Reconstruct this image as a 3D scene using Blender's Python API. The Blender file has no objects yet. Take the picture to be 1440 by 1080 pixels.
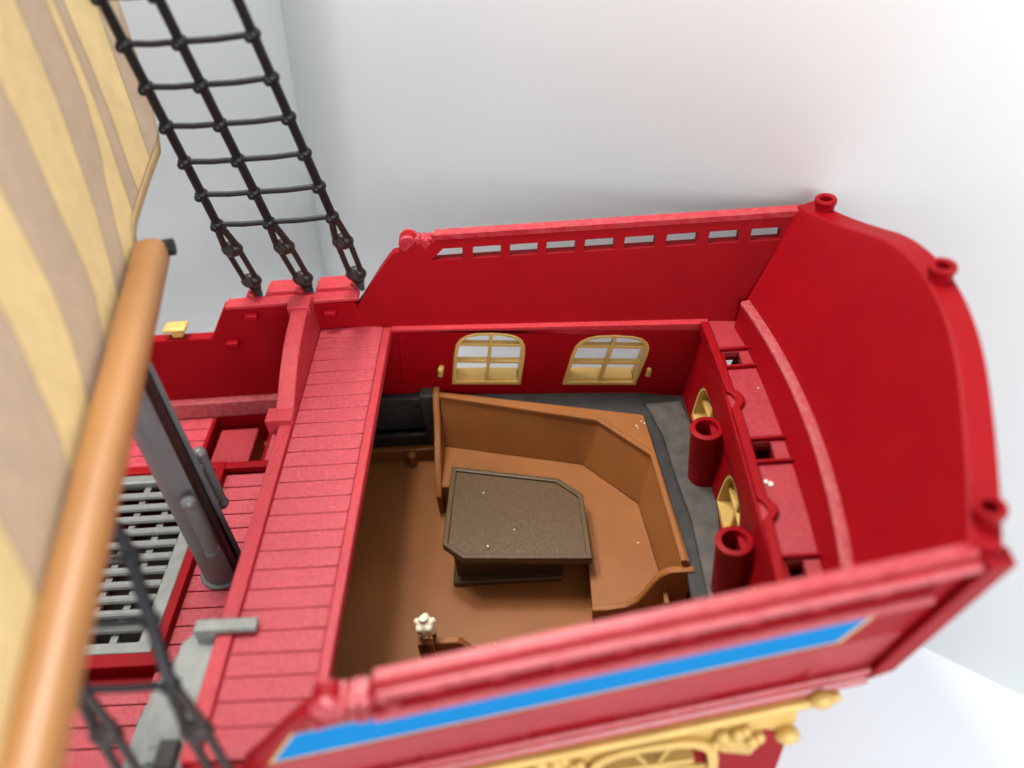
import bpy, bmesh, math, random
from mathutils import Vector, Matrix
from mathutils.geometry import tessellate_polygon
random.seed(7)
S = 0.01            # modelling below is in centimetres
scene = bpy.context.scene
COL = scene.collection

# ------------------------------------------------------------------ camera
cam_d = bpy.data.cameras.new("camera")
cam = bpy.data.objects.new("camera", cam_d)
COL.objects.link(cam)
a, b, c = 0.076, 0.865, -0.115
cam.matrix_world = (Matrix.Translation(Vector((8.86, -24.21, 25.805)) * S)
                    @ Matrix.Rotation(a, 4, 'Z') @ Matrix.Rotation(b, 4, 'X') @ Matrix.Rotation(c, 4, 'Z'))
cam_d.sensor_width = 36
cam_d.lens = 1217 / 1440 * 36
cam_d.clip_start = 0.01
cam_d.clip_end = 50
cam_d.dof.use_dof = True
cam_d.dof.focus_distance = 0.40
cam_d.dof.aperture_fstop = 4.4
scene.camera = cam

# ------------------------------------------------------------------ light
world = bpy.data.worlds.new("World")
scene.world = world
world.use_nodes = True
bg = world.node_tree.nodes["Background"]
bg.inputs[0].default_value = (0.93, 0.97, 1.0, 1)
bg.inputs[1].default_value = 0.9


def area(name, loc, target, size, size_y, power, col):
    d = bpy.data.lights.new(name, 'AREA')
    d.shape = 'RECTANGLE'
    d.size = size * S
    d.size_y = size_y * S
    d.energy = power
    d.color = col
    o = bpy.data.objects.new(name, d)
    COL.objects.link(o)
    o.location = Vector(loc) * S
    o.rotation_euler = (Vector(target) - Vector(loc)).to_track_quat('-Z', 'Y').to_euler()
    return o


area("ceiling_lamp", (-1, 20, 74), (6, 2, -5), 9, 9, 4.1, (1.0, 0.97, 0.93))
area("backdrop_fill_lamp", (-12, 7, 58), (-6, 20, -8), 12, 12, 3.8, (1.0, 0.98, 0.96))  # added overhead fill that brightens the left part of the backdrop
area("left_window_light", (60, -270, 110), (4, 0, 0), 120, 70, 62.0, (0.95, 0.98, 1.0))
area("right_fill_light", (150, -220, 90), (4, 0, 0), 120, 70, 36.0, (0.93, 0.98, 1.0))  # added fill, no real window: softens shadows and lifts the side backdrop
vs = scene.view_settings
vs.view_transform = 'Standard'
vs.look = 'None'
vs.exposure = 0
vs.gamma = 1
vs.use_curve_mapping = False


# ------------------------------------------------------------------ materials
def mat(name, base, rough=0.45, metallic=0.0, spec=0.5, bump=0.0, bscale=900, var=0.0, vscale=60,
        dust=None, dust_amt=0.0, dust_scale=120, aniso=None, sheen=0.0):
    m = bpy.data.materials.new(name)
    m.use_nodes = True
    nt = m.node_tree
    p = nt.nodes["Principled BSDF"]
    p.inputs["Roughness"].default_value = rough
    p.inputs["Metallic"].default_value = metallic
    p.inputs["Specular IOR Level"].default_value = spec
    if sheen:
        p.inputs["Sheen Weight"].default_value = sheen
        p.inputs["Sheen Roughness"].default_value = 0.5
    tc = nt.nodes.new("ShaderNodeTexCoord")
    out = tc.outputs["Object"]
    if aniso:
        mp = nt.nodes.new("ShaderNodeMapping")
        mp.inputs["Scale"].default_value = aniso
        nt.links.new(out, mp.inputs[0])
        out = mp.outputs[0]
    n1 = nt.nodes.new("ShaderNodeTexNoise")
    n1.inputs["Scale"].default_value = vscale
    n1.inputs["Detail"].default_value = 5
    nt.links.new(out, n1.inputs["Vector"])
    r = nt.nodes.new("ShaderNodeValToRGB")
    lo = [max(0, x * (1 - var)) for x in base]
    hi = [min(1, x * (1 + var)) for x in base]
    r.color_ramp.elements[0].position = 0.3
    r.color_ramp.elements[1].position = 0.7
    r.color_ramp.elements[0].color = (*lo, 1)
    r.color_ramp.elements[1].color = (*hi, 1)
    nt.links.new(n1.outputs["Fac"], r.inputs[0])
    colour = r.outputs[0]
    if dust:
        n2 = nt.nodes.new("ShaderNodeTexNoise")
        n2.inputs["Scale"].default_value = dust_scale
        n2.inputs["Detail"].default_value = 8
        n2.inputs["Roughness"].default_value = 0.7
        nt.links.new(tc.outputs["Object"], n2.inputs["Vector"])
        mr = nt.nodes.new("ShaderNodeMapRange")
        mr.inputs["From Min"].default_value = 0.38
        mr.inputs["From Max"].default_value = 0.72
        mr.inputs["To Max"].default_value = dust_amt
        nt.links.new(n2.outputs["Fac"], mr.inputs["Value"])
        mx = nt.nodes.new("ShaderNodeMix")
        mx.data_type = 'RGBA'
        nt.links.new(mr.outputs[0], mx.inputs[0])
        nt.links.new(colour, mx.inputs[6])
        mx.inputs[7].default_value = (*dust, 1)
        colour = mx.outputs[2]
    nt.links.new(colour, p.inputs["Base Color"])
    if bump:
        n3 = nt.nodes.new("ShaderNodeTexNoise")
        n3.inputs["Scale"].default_value = bscale
        n3.inputs["Detail"].default_value = 3
        nt.links.new(out, n3.inputs["Vector"])
        bp = nt.nodes.new("ShaderNodeBump")
        bp.inputs["Strength"].default_value = bump
        bp.inputs["Distance"].default_value = 0.0004
        nt.links.new(n3.outputs["Fac"], bp.inputs["Height"])
        nt.links.new(bp.outputs[0], p.inputs["Normal"])
    return m


RED = mat("red_plastic", (0.195, 0.0004, 0.003), 0.5, spec=0.12, bump=0.15, bscale=1200, var=0.06)
RED_GLOSS = mat("red_polished_plastic", (0.27, 0.003, 0.010), 0.38, spec=0.55, bump=0.25, bscale=900, var=0.08, vscale=120,
                dust=(0.55, 0.2, 0.2), dust_amt=0.22, dust_scale=300)
RED_MID = mat("red_scuffed_plastic", (0.32, 0.006, 0.014), 0.5, spec=0.4, bump=0.4, bscale=1300, var=0.08, vscale=250,
              dust=(0.5, 0.16, 0.16), dust_amt=0.2, dust_scale=700)
RED_DECK = mat("red_grained_plastic", (0.33, 0.010, 0.022), 0.5, spec=0.45, bump=0.9, bscale=1300, var=0.10, vscale=300,
               dust=(0.46, 0.15, 0.16), dust_amt=0.42, dust_scale=700, aniso=(0.5, 1.2, 1))
RED_DUSTY = mat("red_dusty_plastic", (0.24, 0.004, 0.012), 0.55, spec=0.4, bump=0.3, var=0.1, vscale=90,
                dust=(0.30, 0.09, 0.08), dust_amt=0.3, dust_scale=520)
RED_LEDGE = mat("red_dust_covered_plastic", (0.29, 0.018, 0.03), 0.6, spec=0.4, bump=0.3, var=0.1, vscale=200,
                dust=(0.36, 0.16, 0.14), dust_amt=0.6, dust_scale=420)
BROWN = mat("brown_plastic", (0.222, 0.076, 0.018), 0.45, spec=0.22, bump=0.12, bscale=1000, var=0.08, vscale=50,
            dust=(0.20, 0.10, 0.045), dust_amt=0.25, dust_scale=90)
TABLE = mat("dark_brown_woodgrain", (0.070, 0.039, 0.014), 0.38, spec=0.3, bump=0.4, bscale=900, var=0.14, vscale=500,
            aniso=(1.0, 0.55, 1), dust=(0.15, 0.11, 0.07), dust_amt=0.2, dust_scale=500)
GREY_SHADED = mat("shaded_grey_plastic", (0.018, 0.017, 0.016), 0.5, spec=0.3, bump=0.2, var=0.15, vscale=90,
               dust=(0.08, 0.07, 0.06), dust_amt=0.3, dust_scale=160)  # grey with the shade of ledge groove and niche put into its colour
GREY = mat("dark_grey_plastic", (0.034, 0.031, 0.027), 0.5, spec=0.4, bump=0.2, var=0.15, vscale=90,
           dust=(0.15, 0.125, 0.10), dust_amt=0.42, dust_scale=130)
STEEL = mat("grey_plastic", (0.17, 0.17, 0.155), 0.42, metallic=0.25, spec=0.5, bump=0.35, bscale=1100, var=0.12, vscale=240)
MASTM = mat("grey_mast_plastic", (0.11, 0.108, 0.105), 0.42, metallic=0.2, spec=0.5, bump=0.3, bscale=500, var=0.14, vscale=140,
            aniso=(1, 1, 0.2))
BLACK = mat("black_plastic", (0.007, 0.007, 0.008), 0.42, spec=0.25, bump=0.1)
DARKB = mat("dark_brown_plastic", (0.018, 0.011, 0.009), 0.42, spec=0.25)
GOLD = mat("gold_plastic", (0.48, 0.30, 0.085), 0.45, metallic=0.25, spec=0.4, bump=0.15, var=0.1)
BLUE = mat("blue_sticker", (0.0, 0.135, 0.34), 0.6, spec=0.05)
CREAM = mat("cream_plastic", (0.72, 0.64, 0.47), 0.4)
SPAR = mat("tan_brown_plastic", (0.32, 0.145, 0.048), 0.4, spec=0.45, var=0.06, vscale=40)
TAN = mat("tan_cloth", (0.58, 0.43, 0.21), 0.85, spec=0.1, bump=0.2, bscale=700, var=0.07, vscale=120)
TAUPE = mat("taupe_cloth", (0.41, 0.30, 0.21), 0.85, spec=0.1, bump=0.2, bscale=700, var=0.06, vscale=120)
STITCH = mat("brown_print_line", (0.10, 0.06, 0.035), 0.85, spec=0.1)
WHITE = mat("white_backdrop", (0.88, 0.905, 0.90), 0.36, spec=0.5, var=0.012, vscale=6)
FLOORM = mat("white_table", (0.75, 0.775, 0.80), 0.5, spec=0.3, var=0.01, vscale=8)
CRUMB = mat("white_crumbs", (0.66, 0.62, 0.55), 0.8)


# ------------------------------------------------------------------ mesh helpers
def lerp(p, q, t):
    return p + (q - p) * t


class MB:
    def __init__(self):
        self.bm = bmesh.new()

    def poly(self, pts, mi=0):
        try:
            f = self.bm.faces.new([self.bm.verts.new(p) for p in pts])
            f.material_index = mi
        except ValueError:
            pass

    def box(self, x0, x1, y0, y1, z0, z1, rot=None, at=None):
        r = bmesh.ops.create_cube(self.bm, size=1)
        for v in r['verts']:
            v.co = Vector(((x0 + x1) / 2 + v.co.x * (x1 - x0), (y0 + y1) / 2 + v.co.y * (y1 - y0),
                           (z0 + z1) / 2 + v.co.z * (z1 - z0)))
            if rot is not None:
                v.co = rot @ v.co
            if at is not None:
                v.co = v.co + Vector(at)
        return self

    def prism(self, outer, holes, f0, f1):
        """plate with holes: outline 2D points, f0/f1 map (u,v) to 3D on either face"""
        loops = [list(outer)] + [list(h) for h in holes]
        flat = [p for l in loops for p in l]
        tris = tessellate_polygon([[Vector((p[0], p[1], 0)) for p in l] for l in loops])
        A = [self.bm.verts.new(f0(*p)) for p in flat]
        Bv = [self.bm.verts.new(f1(*p)) for p in flat]
        for t in tris:
            for vs_, rev in ((A, False), (Bv, True)):
                q = [vs_[i] for i in t]
                if rev:
                    q.reverse()
                try:
                    self.bm.faces.new(q)
                except ValueError:
                    pass
        i = 0
        for l in loops:
            n = len(l)
            for k in range(n):
                k2 = (k + 1) % n
                try:
                    self.bm.faces.new((A[i + k], A[i + k2], Bv[i + k2], Bv[i + k]))
                except ValueError:
                    pass
            i += n
        return self

    def slab(self, outer, z0, z1, holes=()):
        return self.prism(outer, holes, lambda u, v: Vector((u, v, z1)), lambda u, v: Vector((u, v, z0)))

    def sweep(self, path, prof, up=(0, 0, 1), closed=True, caps=True, scale=None):
        """sweep a 2D profile (side, up) along a path"""
        path = [Vector(p) for p in path]
        up = Vector(up)
        rings = []
        for i, p in enumerate(path):
            t = (path[min(i + 1, len(path) - 1)] - path[max(i - 1, 0)]).normalized()
            s = t.cross(up)
            if s.length < 1e-4:
                s = t.cross(Vector((1, 0, 0)))
            s.normalize()
            u = s.cross(t)
            k = scale[i] if scale else 1
            rings.append([self.bm.verts.new(p + s * q[0] * k + u * q[1] * k) for q in prof])
        n = len(prof)
        for r0, r1 in zip(rings, rings[1:]):
            for k in range(n if closed else n - 1):
                self.bm.faces.new((r0[k], r0[(k + 1) % n], r1[(k + 1) % n], r1[k]))
        if caps and closed:
            self.bm.faces.new(rings[0][::-1])
            self.bm.faces.new(rings[-1])
        return self

    def tube(self, path, r, n=12, scale=None):
        prof = [(r * math.cos(2 * math.pi * k / n), r * math.sin(2 * math.pi * k / n)) for k in range(n)]
        return self.sweep(path, prof, scale=scale)

    def lathe(self, prof, at, axis=(0, 0, 1), n=24, closed=False):
        """prof = [(r, h)...] around axis"""
        q = Vector((0, 0, 1)).rotation_difference(Vector(axis).normalized())
        at = Vector(at)
        rings = []
        for r, h in prof:
            if r < 1e-6:
                rings.append([self.bm.verts.new(at + q @ Vector((0, 0, h)))])
            else:
                rings.append([self.bm.verts.new(at + q @ Vector((r * math.cos(2 * math.pi * k / n), r * math.sin(2 * math.pi * k / n), h))) for k in range(n)])
        pairs = list(zip(rings, rings[1:]))
        if closed:
            pairs.append((rings[-1], rings[0]))
        for r0, r1 in pairs:
            for k in range(n):
                k2 = (k + 1) % n
                if len(r0) == 1 and len(r1) == 1:
                    continue
                if len(r0) == 1:
                    self.bm.faces.new((r0[0], r1[k2], r1[k]))
                elif len(r1) == 1:
                    self.bm.faces.new((r0[k], r0[k2], r1[0]))
                else:
                    self.bm.faces.new((r0[k], r0[k2], r1[k2], r1[k]))
        return self

    def ball(self, at, r, sc=(1, 1, 1)):
        res = bmesh.ops.create_uvsphere(self.bm, u_segments=14, v_segments=10, radius=r)
        for v in res['verts']:
            v.co = Vector((v.co.x * sc[0], v.co.y * sc[1], v.co.z * sc[2])) + Vector(at)
        return self

    def build(self, name, material, parent=None, bevel=0.0, smooth=True, seg=2, origin=None):
        bm = self.bm
        bmesh.ops.remove_doubles(bm, verts=bm.verts, dist=1e-5)
        bmesh.ops.recalc_face_normals(bm, faces=bm.faces)
        o0 = Vector(origin) if origin is not None else Vector((0, 0, 0))
        for v in bm.verts:
            v.co = (v.co - o0) * S
        me = bpy.data.meshes.new(name)
        bm.to_mesh(me)
        bm.free()
        for m in (material if isinstance(material, (list, tuple)) else [material]):
            me.materials.append(m)
        o = bpy.data.objects.new(name, me)
        COL.objects.link(o)
        o.location = o0 * S
        if parent is not None:
            o.parent = parent
            o.matrix_parent_inverse = parent_world(parent).inverted()
        if smooth:
            for p in me.polygons:
                p.use_smooth = True
            bmod = bmesh.new()
            bmod.from_mesh(me)
            for e in bmod.edges:
                if len(e.link_faces) == 2 and e.calc_face_angle(0) > math.radians(32):
                    e.smooth = False
            bmod.to_mesh(me)
            bmod.free()
        if bevel:
            md = o.modifiers.new("bevel", 'BEVEL')
            md.width = bevel * S
            md.segments = seg
            md.limit_method = 'ANGLE'
            md.angle_limit = math.radians(40)
            md.harden_normals = False
        return o


def parent_world(o):
    m = Matrix.Translation(o.location) @ o.rotation_euler.to_matrix().to_4x4()
    if o.parent is not None:
        return parent_world(o.parent) @ o.matrix_parent_inverse @ m
    return m


def thing(name, label, cat, loc):
    o = bpy.data.objects.new(name, None)
    COL.objects.link(o)
    o.empty_display_size = 0.02
    o.location = Vector(loc) * S
    o['label'] = label
    o['category'] = cat
    return o


def V(x, y, z):
    return Vector((x, y, z))


# ------------------------------------------------------------------ setting
GZ = -20.0
g = MB()
g.poly([(-300, -300, GZ), (300, -300, GZ), (300, 300, GZ), (-300, 300, GZ)])
o = g.build("ground", FLOORM)
o['kind'] = 'structure'

wa = V(-10.07, 34.0, GZ)
wd = (V(32.84, 0.65, GZ) - V(-10.07, 34.0, GZ)).normalized()
top_edge = wa + wd * 23.0 + V(0, 0, 160)     # the paper edge leans a little
g = MB()
wb = wa + wd * 130
NW = 24
rows = []
for i in range(NW + 1):
    t = i / NW
    p0 = lerp(wa, wb, t)
    p1 = lerp(top_edge, wb + V(0, 0, 160), t)
    rows.append((p0, p1))
for (p0, p1), (q0, q1) in zip(rows, rows[1:]):
    g.poly([p0 + V(0, 0, 0.02), q0 + V(0, 0, 0.02), q1, p1])
o = g.build("backdrop_wall", WHITE)
md = o.modifiers.new("thick", 'SOLIDIFY')
md.thickness = 0.004
md.offset = 0
o['kind'] = 'structure'
g = MB()
side = V(-0.75, -0.66, 0)
g.poly([wa + V(-0.3, 0.3, 0.02), wa + side * 150 + V(0, 0, 0.02), wa + side * 150 + V(0, 0, 160), top_edge + V(-0.3, 0.3, 0)])
o = g.build("side_backdrop_wall", WHITE)
md = o.modifiers.new("thick", 'SOLIDIFY')
md.thickness = 0.004
o['kind'] = 'structure'

# ------------------------------------------------------------------ the ship
ship = thing("toy_ship", "red plastic toy pirate ship with tan striped sail, grey mast and open stern cabin", "toy ship", (0, 0, GZ))
ZM = -5.2       # main deck
ZL = -4.1       # grey ledge in the cabin
ZF = -8.2       # cabin floor


def yw(x, z=-4.1):      # inner face of the cabin side wall
    return lerp(10.75 - 0.100 * x, 10.86 - 0.146 * x, min(1, max(0, (z + 4.1) / 4.1)))


def rail_z(x):
    return 4.6 + 0.0715 * x


def ybi(x, z):  # inner face of the bulwark
    return 11.1 - 0.152 * x + 0.17 * z


BT = 0.5        # bulwark thickness


def sheer(x):   # stern deck rises a little aft
    return 0.05 * max(0, x)


# ---- lower hull (both sides and bottom) as a loft
hull = MB()
sts = [(-34, 2.0), (-30, 6.5), (-24, 9.6), (-16, 11.3), (-8, 12.0), (-3.8, 11.9), (4, 11.0), (11, 10.2), (15.2, 9.5)]
rings = []
for x, w in sts:
    zt = ZM - 0.4 if x < -3 else -8.4
    ring = []
    for sy, z in [(1.0, zt), (0.97, -10), (0.82, -15), (0.55, -18.6), (0.3, GZ)]:
        ring.append((x, sy * w, z))
    full = ring + [(p[0], -p[1], p[2]) for p in ring[::-1]]
    rings.append([hull.bm.verts.new(p) for p in full])
for r0, r1 in zip(rings, rings[1:]):
    for k in range(len(r0) - 1):
        hull.bm.faces.new((r0[k], r0[k + 1], r1[k + 1], r1[k]))
    hull.bm.faces.new((r0[-1], r0[0], r1[0], r1[-1])) if r0 is rings[0] and False else None
hull.bm.faces.new(rings[0])
hull.bm.faces.new(rings[-1][::-1])
hull.build("hull", RED, ship)


# ---- cabin side walls with two arched windows each
def arch(x0, x1, zb, zs, zt, n=10, lean=0.0):
    pts = [(x0, zb), (x1, zb), (x1, zs)]
    for k in range(1, n):
        t = math.pi * k / n
        ct = math.cos(t)
        pts.append(((x0 + x1) / 2 + (x1 - x0) / 2 * math.copysign(abs(ct) ** 0.7, ct), zs + (zt - zs) * math.sin(t) ** 0.7))
    pts.append((x0, zs))
    return [(u + lean * (v - WZB), v) for u, v in pts]


WIN = [(3.15, 6.65), (8.95, 12.55)]
LEAN = lambda x: 0.19 if x < 6 else 0.26
WZB, WZS, WZT = -3.42, -1.45, -0.08
for s in (1, -1):
    fin = lambda u, v, s=s: V(u, s * yw(u, v), v)
    fout = lambda u, v, s=s: V(u, s * (yw(u, v) + 0.55), v)
    w = MB()
    outer = [(-3.6, -8.6), (15.3, -8.6), (16.3, -0.05), (15.8, 0.35), (-0.2, -0.05), (-3.6, -0.05)]
    holes = [arch(x0 - 0.02, x1 + 0.02, WZB - 0.02, WZS, WZT + 0.02, lean=LEAN(x0)) for x0, x1 in WIN]
    w.prism(outer, holes, fin, fout)
    wall = w.build("cabin_wall", RED, ship, bevel=0.04)
    for x0, x1 in WIN:
        f = MB()
        o_ = arch(x0 - 0.06, x1 + 0.06, WZB - 0.08, WZS, WZT + 0.04, lean=LEAN(x0))
        i_ = arch(x0 + 0.12, x1 - 0.12, WZB + 0.12, WZS, WZT - 0.10, lean=LEAN(x0))
        f.prism(o_, [i_], lambda u, v, s=s: V(u, s * (yw(u, v) - 0.07), v), lambda u, v, s=s: V(u, s * (yw(u, v) + (0.85 if s > 0 else 0.4)), v))
        fr = f.build("window_frame", GOLD, wall, bevel=0.03)
        mb = MB()
        xm = (x0 + x1) / 2

        def strip(u0, u1, v0, v1, y0=0.02, y1=0.35):
            mb.prism([(u_ + LEAN(x0) * (v_ - WZB), v_) for u_, v_ in ((u0, v0), (u1, v0), (u1, v1), (u0, v1))], [], lambda u, v: V(u, s * (yw(u, v) + y0), v), lambda u, v: V(u, s * (yw(u, v) + y1), v))
        strip(xm - 0.09, xm + 0.09, WZB + 0.1, WZT - 0.12, -0.02, 0.33)
        strip(x0 + 0.1, x1 - 0.1, -2.10, -1.93)
        strip(x0 + 0.1, x1 - 0.1, -0.98, -0.80)
        mb.build("glazing_bars", GOLD, wall, bevel=0.025)
        # sloping sill seen through the lower row of panes
        sl = MB()
        sl.prism([(x0 + 0.1, 0.05), (x1 - 0.1, 0.05), (x1 - 0.1, 0.85), (x0 + 0.1, 0.85)], [],
                 lambda u, v, s=s: V(u, s * (yw(u) + v), WZB + 0.22 + 0.10 * v), lambda u, v, s=s: V(u, s * (yw(u) + v), WZB + 0.02))
        sl.build("window_sill", GOLD, wall, bevel=0.02)
    for xc in (2.62, 13.25):
        h = MB()
        h.box(-0.13, 0.13, -0.22, 0.10, -0.32, 0.32, rot=Matrix.Rotation(0.25, 3, 'Y'), at=(xc, s * (yw(xc) - 0.05), -2.55))
        h.ball((xc, s * (yw(xc) - 0.22), -2.42), 0.15, (1, 1, 1.5))
        h.build("wall_hook", GOLD, wall, bevel=0.05)
    r = MB()
    r.prism([(0.35, -3.6), (0.52, -3.6), (0.95, -0.4), (0.78, -0.4)], [], lambda u, v, s=s: V(u, s * (yw(u, v) - 0.1), v), lambda u, v, s=s: V(u, s * (yw(u, v) + 0.1), v))
    r.build("wall_rib", RED, wall, bevel=0.03)

# ---- aft cabin wall, leaning outwards, three windows
AW = lambda y, z: 15.25 - 0.004 * y * y + 0.17 * (z + 4.1)
w = MB()
ys = [-9.2 + 18.4 * k / 24 for k in range(25)]
hol = []
AWIN = [(-7.3, -4.1), (-1.6, 1.6), (4.1, 7.3)]
for y0, y1 in AWIN:
    hol.append(arch(y0, y1, -3.9, -3.3, -1.4))
w.prism([(-9.2, -8.6), (9.2, -8.6), (9.2, 0.7), (-9.2, 0.7)], hol, lambda u, v: V(AW(u, v), u, v), lambda u, v: V(AW(u, v) + 0.5, u, v))
aft = w.build("aft_wall", RED, ship, bevel=0.04)
for y0, y1 in AWIN:
    f = MB()
    f.prism(arch(y0 - 0.02, y1 + 0.02, -3.92, -3.3, -1.38), [arch(y0 + 0.16, y1 - 0.16, -3.7, -3.3, -1.56)],
            lambda u, v: V(AW(u, v) + 0.05, u, v), lambda u, v: V(AW(u, v) + 1.1, u, v))
    f.build("window_frame", GOLD, aft, bevel=0.03)
    mb = MB()
    ym = (y0 + y1) / 2
    for (u0, u1, v0, v1) in [(ym - .1, ym + .1, -3.75, -1.5), (y0 + .1, y1 - .1, -2.9, -2.72), (y0 + .5, y1 - .5, -1.95, -1.77)]:
        mb.prism([(u0, v0), (u1, v0), (u1, v1), (u0, v1)], [], lambda u, v: V(AW(u, v) + 0.3, u, v), lambda u, v: V(AW(u, v) + 0.6, u, v))
    mb.build("glazing_bars", GOLD, aft, bevel=0.02)
# lantern tubes on the aft wall
for y in (3.1, -3.1):
    t = MB()
    t.lathe([(0.70, -0.15), (0.74, -0.05), (0.72, 0.0), (0.66, 0.03), (0.50, 0.03), (0.47, -0.05), (0.47, -3.2), (0.0, -3.2)], (15.0, y, -0.78), n=36)
    t.lathe([(0.0, -3.55), (0.62, -3.55), (0.70, -3.45), (0.70, -0.15)], (15.0, y, -0.78), n=36)
    t.box(15.2, 16.0, y - 0.5, y + 0.5, -4.1, -1.0)
    t.build("tube_socket", RED, aft, bevel=0.0)
    t = MB()
    t.box(14.75, 15.3, y - 0.45, y + 0.45, ZL - 0.3, -4.25)
    t.build("socket_foot", GREY, aft, bevel=0.06)

# ---- stern shelf behind the cabin with recesses and ribs
RIM_X = lambda y: 15.85 - 0.0045 * y * y


def rim_bump(y):
    d = min(abs(abs(y) - 3.05), 1.0)
    return 0.30 * max(0, 1 - (d / 0.55) ** 2)


LED_Z = 2.0
LED_X = lambda y: 18.45 - 0.0125 * y * y
RIS_X = lambda y: 17.5 - 0.006 * y * y
SH = 0.72
ribs_y = [(-6.45, -5.2), (-0.62, 0.66), (5.2, 6.45)]
sh = MB()
N = 48
hol = []
for y0, y1 in ribs_y:
    xm = RIM_X(y0)
    hol.append([(xm + 0.32, y0 + 0.12), (xm + 1.15, y0 + 0.12), (xm + 1.15, y1 - 0.12), (xm + 0.32, y1 - 0.12)])
yy = [-8.75 + 17.5 * k / N for k in range(N + 1)]
outer = [(RIM_X(y) + 0.05, y) for y in yy] + [(RIS_X(y) + 0.1, y) for y in yy[::-1]]
sh.slab(outer, SH - 0.25, SH, hol)
shelf = sh.build("stern_shelf", RED_DUSTY, ship)
rb = MB()
outer = [(RIM_X(y) + rim_bump(y) - 0.02, y) for y in [-8.5 + 17.0 * k / 90 for k in range(91)]]
outer += [(RIM_X(y) + rim_bump(y) + 0.36, y) for y in [8.5 - 17.0 * k / 90 for k in range(91)]]
rb.slab(outer, 0.1, SH + 0.22)
rb.build("shelf_rim", RED, shelf, bevel=0.06)
for y0, y1 in ribs_y:
    for y in (y0, y1):
        q = MB()
        q.box(RIM_X(y) + 0.25, RIM_X(y) + 1.78, y - 0.07, y + 0.07, SH - 0.5, SH + 0.2)
        q.build("rib", RED, shelf, bevel=0.03)
    q = MB()
    q.box(RIM_X(y0) + 0.3, RIM_X(y0) + 1.2, y0 + .1, y1 - .1, -1.3, -1.1)
    q.box(RIM_X(y0) + 1.18, RIM_X(y0) + 1.3, y0 + .1, y1 - .1, -1.3, SH - 0.26)
    q.build("recess_floor", RED, shelf)
    for k in range(2):
        q = MB()
        q.ball((RIM_X(y0) + 0.62 + 0.42 * k, y0 + 0.42, -0.35), 0.26, (1, 1.2, 1.6))
        q.build("gold_stud", GOLD, shelf)

# riser and ledge
q = MB()
Y = [-8.3 + 16.6 * k / 40 for k in range(41)]
for y0, y1 in zip(Y, Y[1:]):
    q.poly([V(RIS_X(y0), y0, SH - 0.1), V(RIS_X(y1), y1, SH - 0.1), V(LED_X(y1) - 0.3, y1, LED_Z), V(LED_X(y0) - 0.3, y0, LED_Z)])
q.build("stern_riser", RED, ship)
q = MB()
q.sweep([V(LED_X(y) - 0.1, y, LED_Z) for y in Y], [(-0.25, -0.10), (-0.25, 0.02), (-0.18, 0.09), (0.12, 0.09), (0.25, 0.02), (0.25, -0.1)])
q.build("stern_ledge", RED_LEDGE, ship)

# ---- transom: ruled panel from the ledge up to the arched crest
CR = [(0, 8.5), (1.0, 8.46), (2.0, 8.33), (3.3, 8.05), (4.3, 7.66), (5.2, 7.3), (6.2, 6.95), (7.0, 6.7), (7.8, 6.5), (8.5, 6.36), (9.35, 6.22)]


def crest_z(y):
    y = abs(y)
    for (y0, z0), (y1, z1) in zip(CR, CR[1:]):
        if y <= y1:
            t = (y - y0) / (y1 - y0)
            return z0 + (z1 - z0) * t
    return CR[-1][1]


def crest_smooth(y):
    return sum(crest_z(y + d) for d in (-0.6, -0.3, 0, 0.3, 0.6)) / 5


TX = lambda y: 21.2 - 0.0195 * y * y


def transom(y, t):      # t: 0 ledge .. 1 crest ; below 0 carries on down
    zt = crest_smooth(y)
    yb = y * (1 - 0.085 * (1 - t) * (abs(y) / 9.35) ** 4)
    x = lerp(LED_X(yb), TX(y), t) + 0.12 * math.sin(math.pi * max(0, min(1, t)))
    return V(x, yb, lerp(LED_Z, zt, t))


q = MB()
NT = 56
TS = [-0.42, -0.2, 0.0, 0.17, 0.34, 0.5, 0.67, 0.84, 1.0]
YT = [-9.3 + 18.6 * k / NT for k in range(NT + 1)]
inn = [[q.bm.verts.new(transom(y, t)) for t in TS] for y in YT]
TH = 0.85
def aftn(y):
    n = V(1, 0.035 * y, 0.0).normalized()
    return n
out_ = [[q.bm.verts.new(transom(y, t) + aftn(y) * TH + V(0, 0, 0.05 * max(0, t))) for t in TS] for y in YT]
for i in range(NT):
    for j in range(len(TS) - 1):
        q.bm.faces.new((inn[i][j], inn[i + 1][j], inn[i + 1][j + 1], inn[i][j + 1]))
        q.bm.faces.new((out_[i][j], out_[i][j + 1], out_[i + 1][j + 1], out_[i + 1][j]))
    q.bm.faces.new((inn[i][-1], inn[i + 1][-1], out_[i + 1][-1], out_[i][-1]))
    q.bm.faces.new((inn[i][0], out_[i][0], out_[i + 1][0], inn[i + 1][0]))
for i in (0, NT):
    for j in range(len(TS) - 1):
        q.bm.faces.new((inn[i][j], inn[i][j + 1], out_[i][j + 1], out_[i][j]))
tr = q.build("transom", RED, ship, bevel=0.06)
for y in (8.4, 0.0, -8.4):
    base = transom(y, 1.0) + aftn(y) * (TH * 0.5)
    q = MB()
    q.lathe([(0.0, -0.6), (0.36, -0.6), (0.40, 0.0), (0.40, 0.14), (0.43, 0.16), (0.46, 0.22), (0.46, 0.36), (0.42, 0.42), (0.30, 0.42), (0.26, 0.38), (0.26, -0.1), (0.0, -0.1)],
            base + V(0.2 if y > 0 else 0, 0, 0.16), n=28)
    q.build("lantern_socket", RED, tr)


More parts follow.
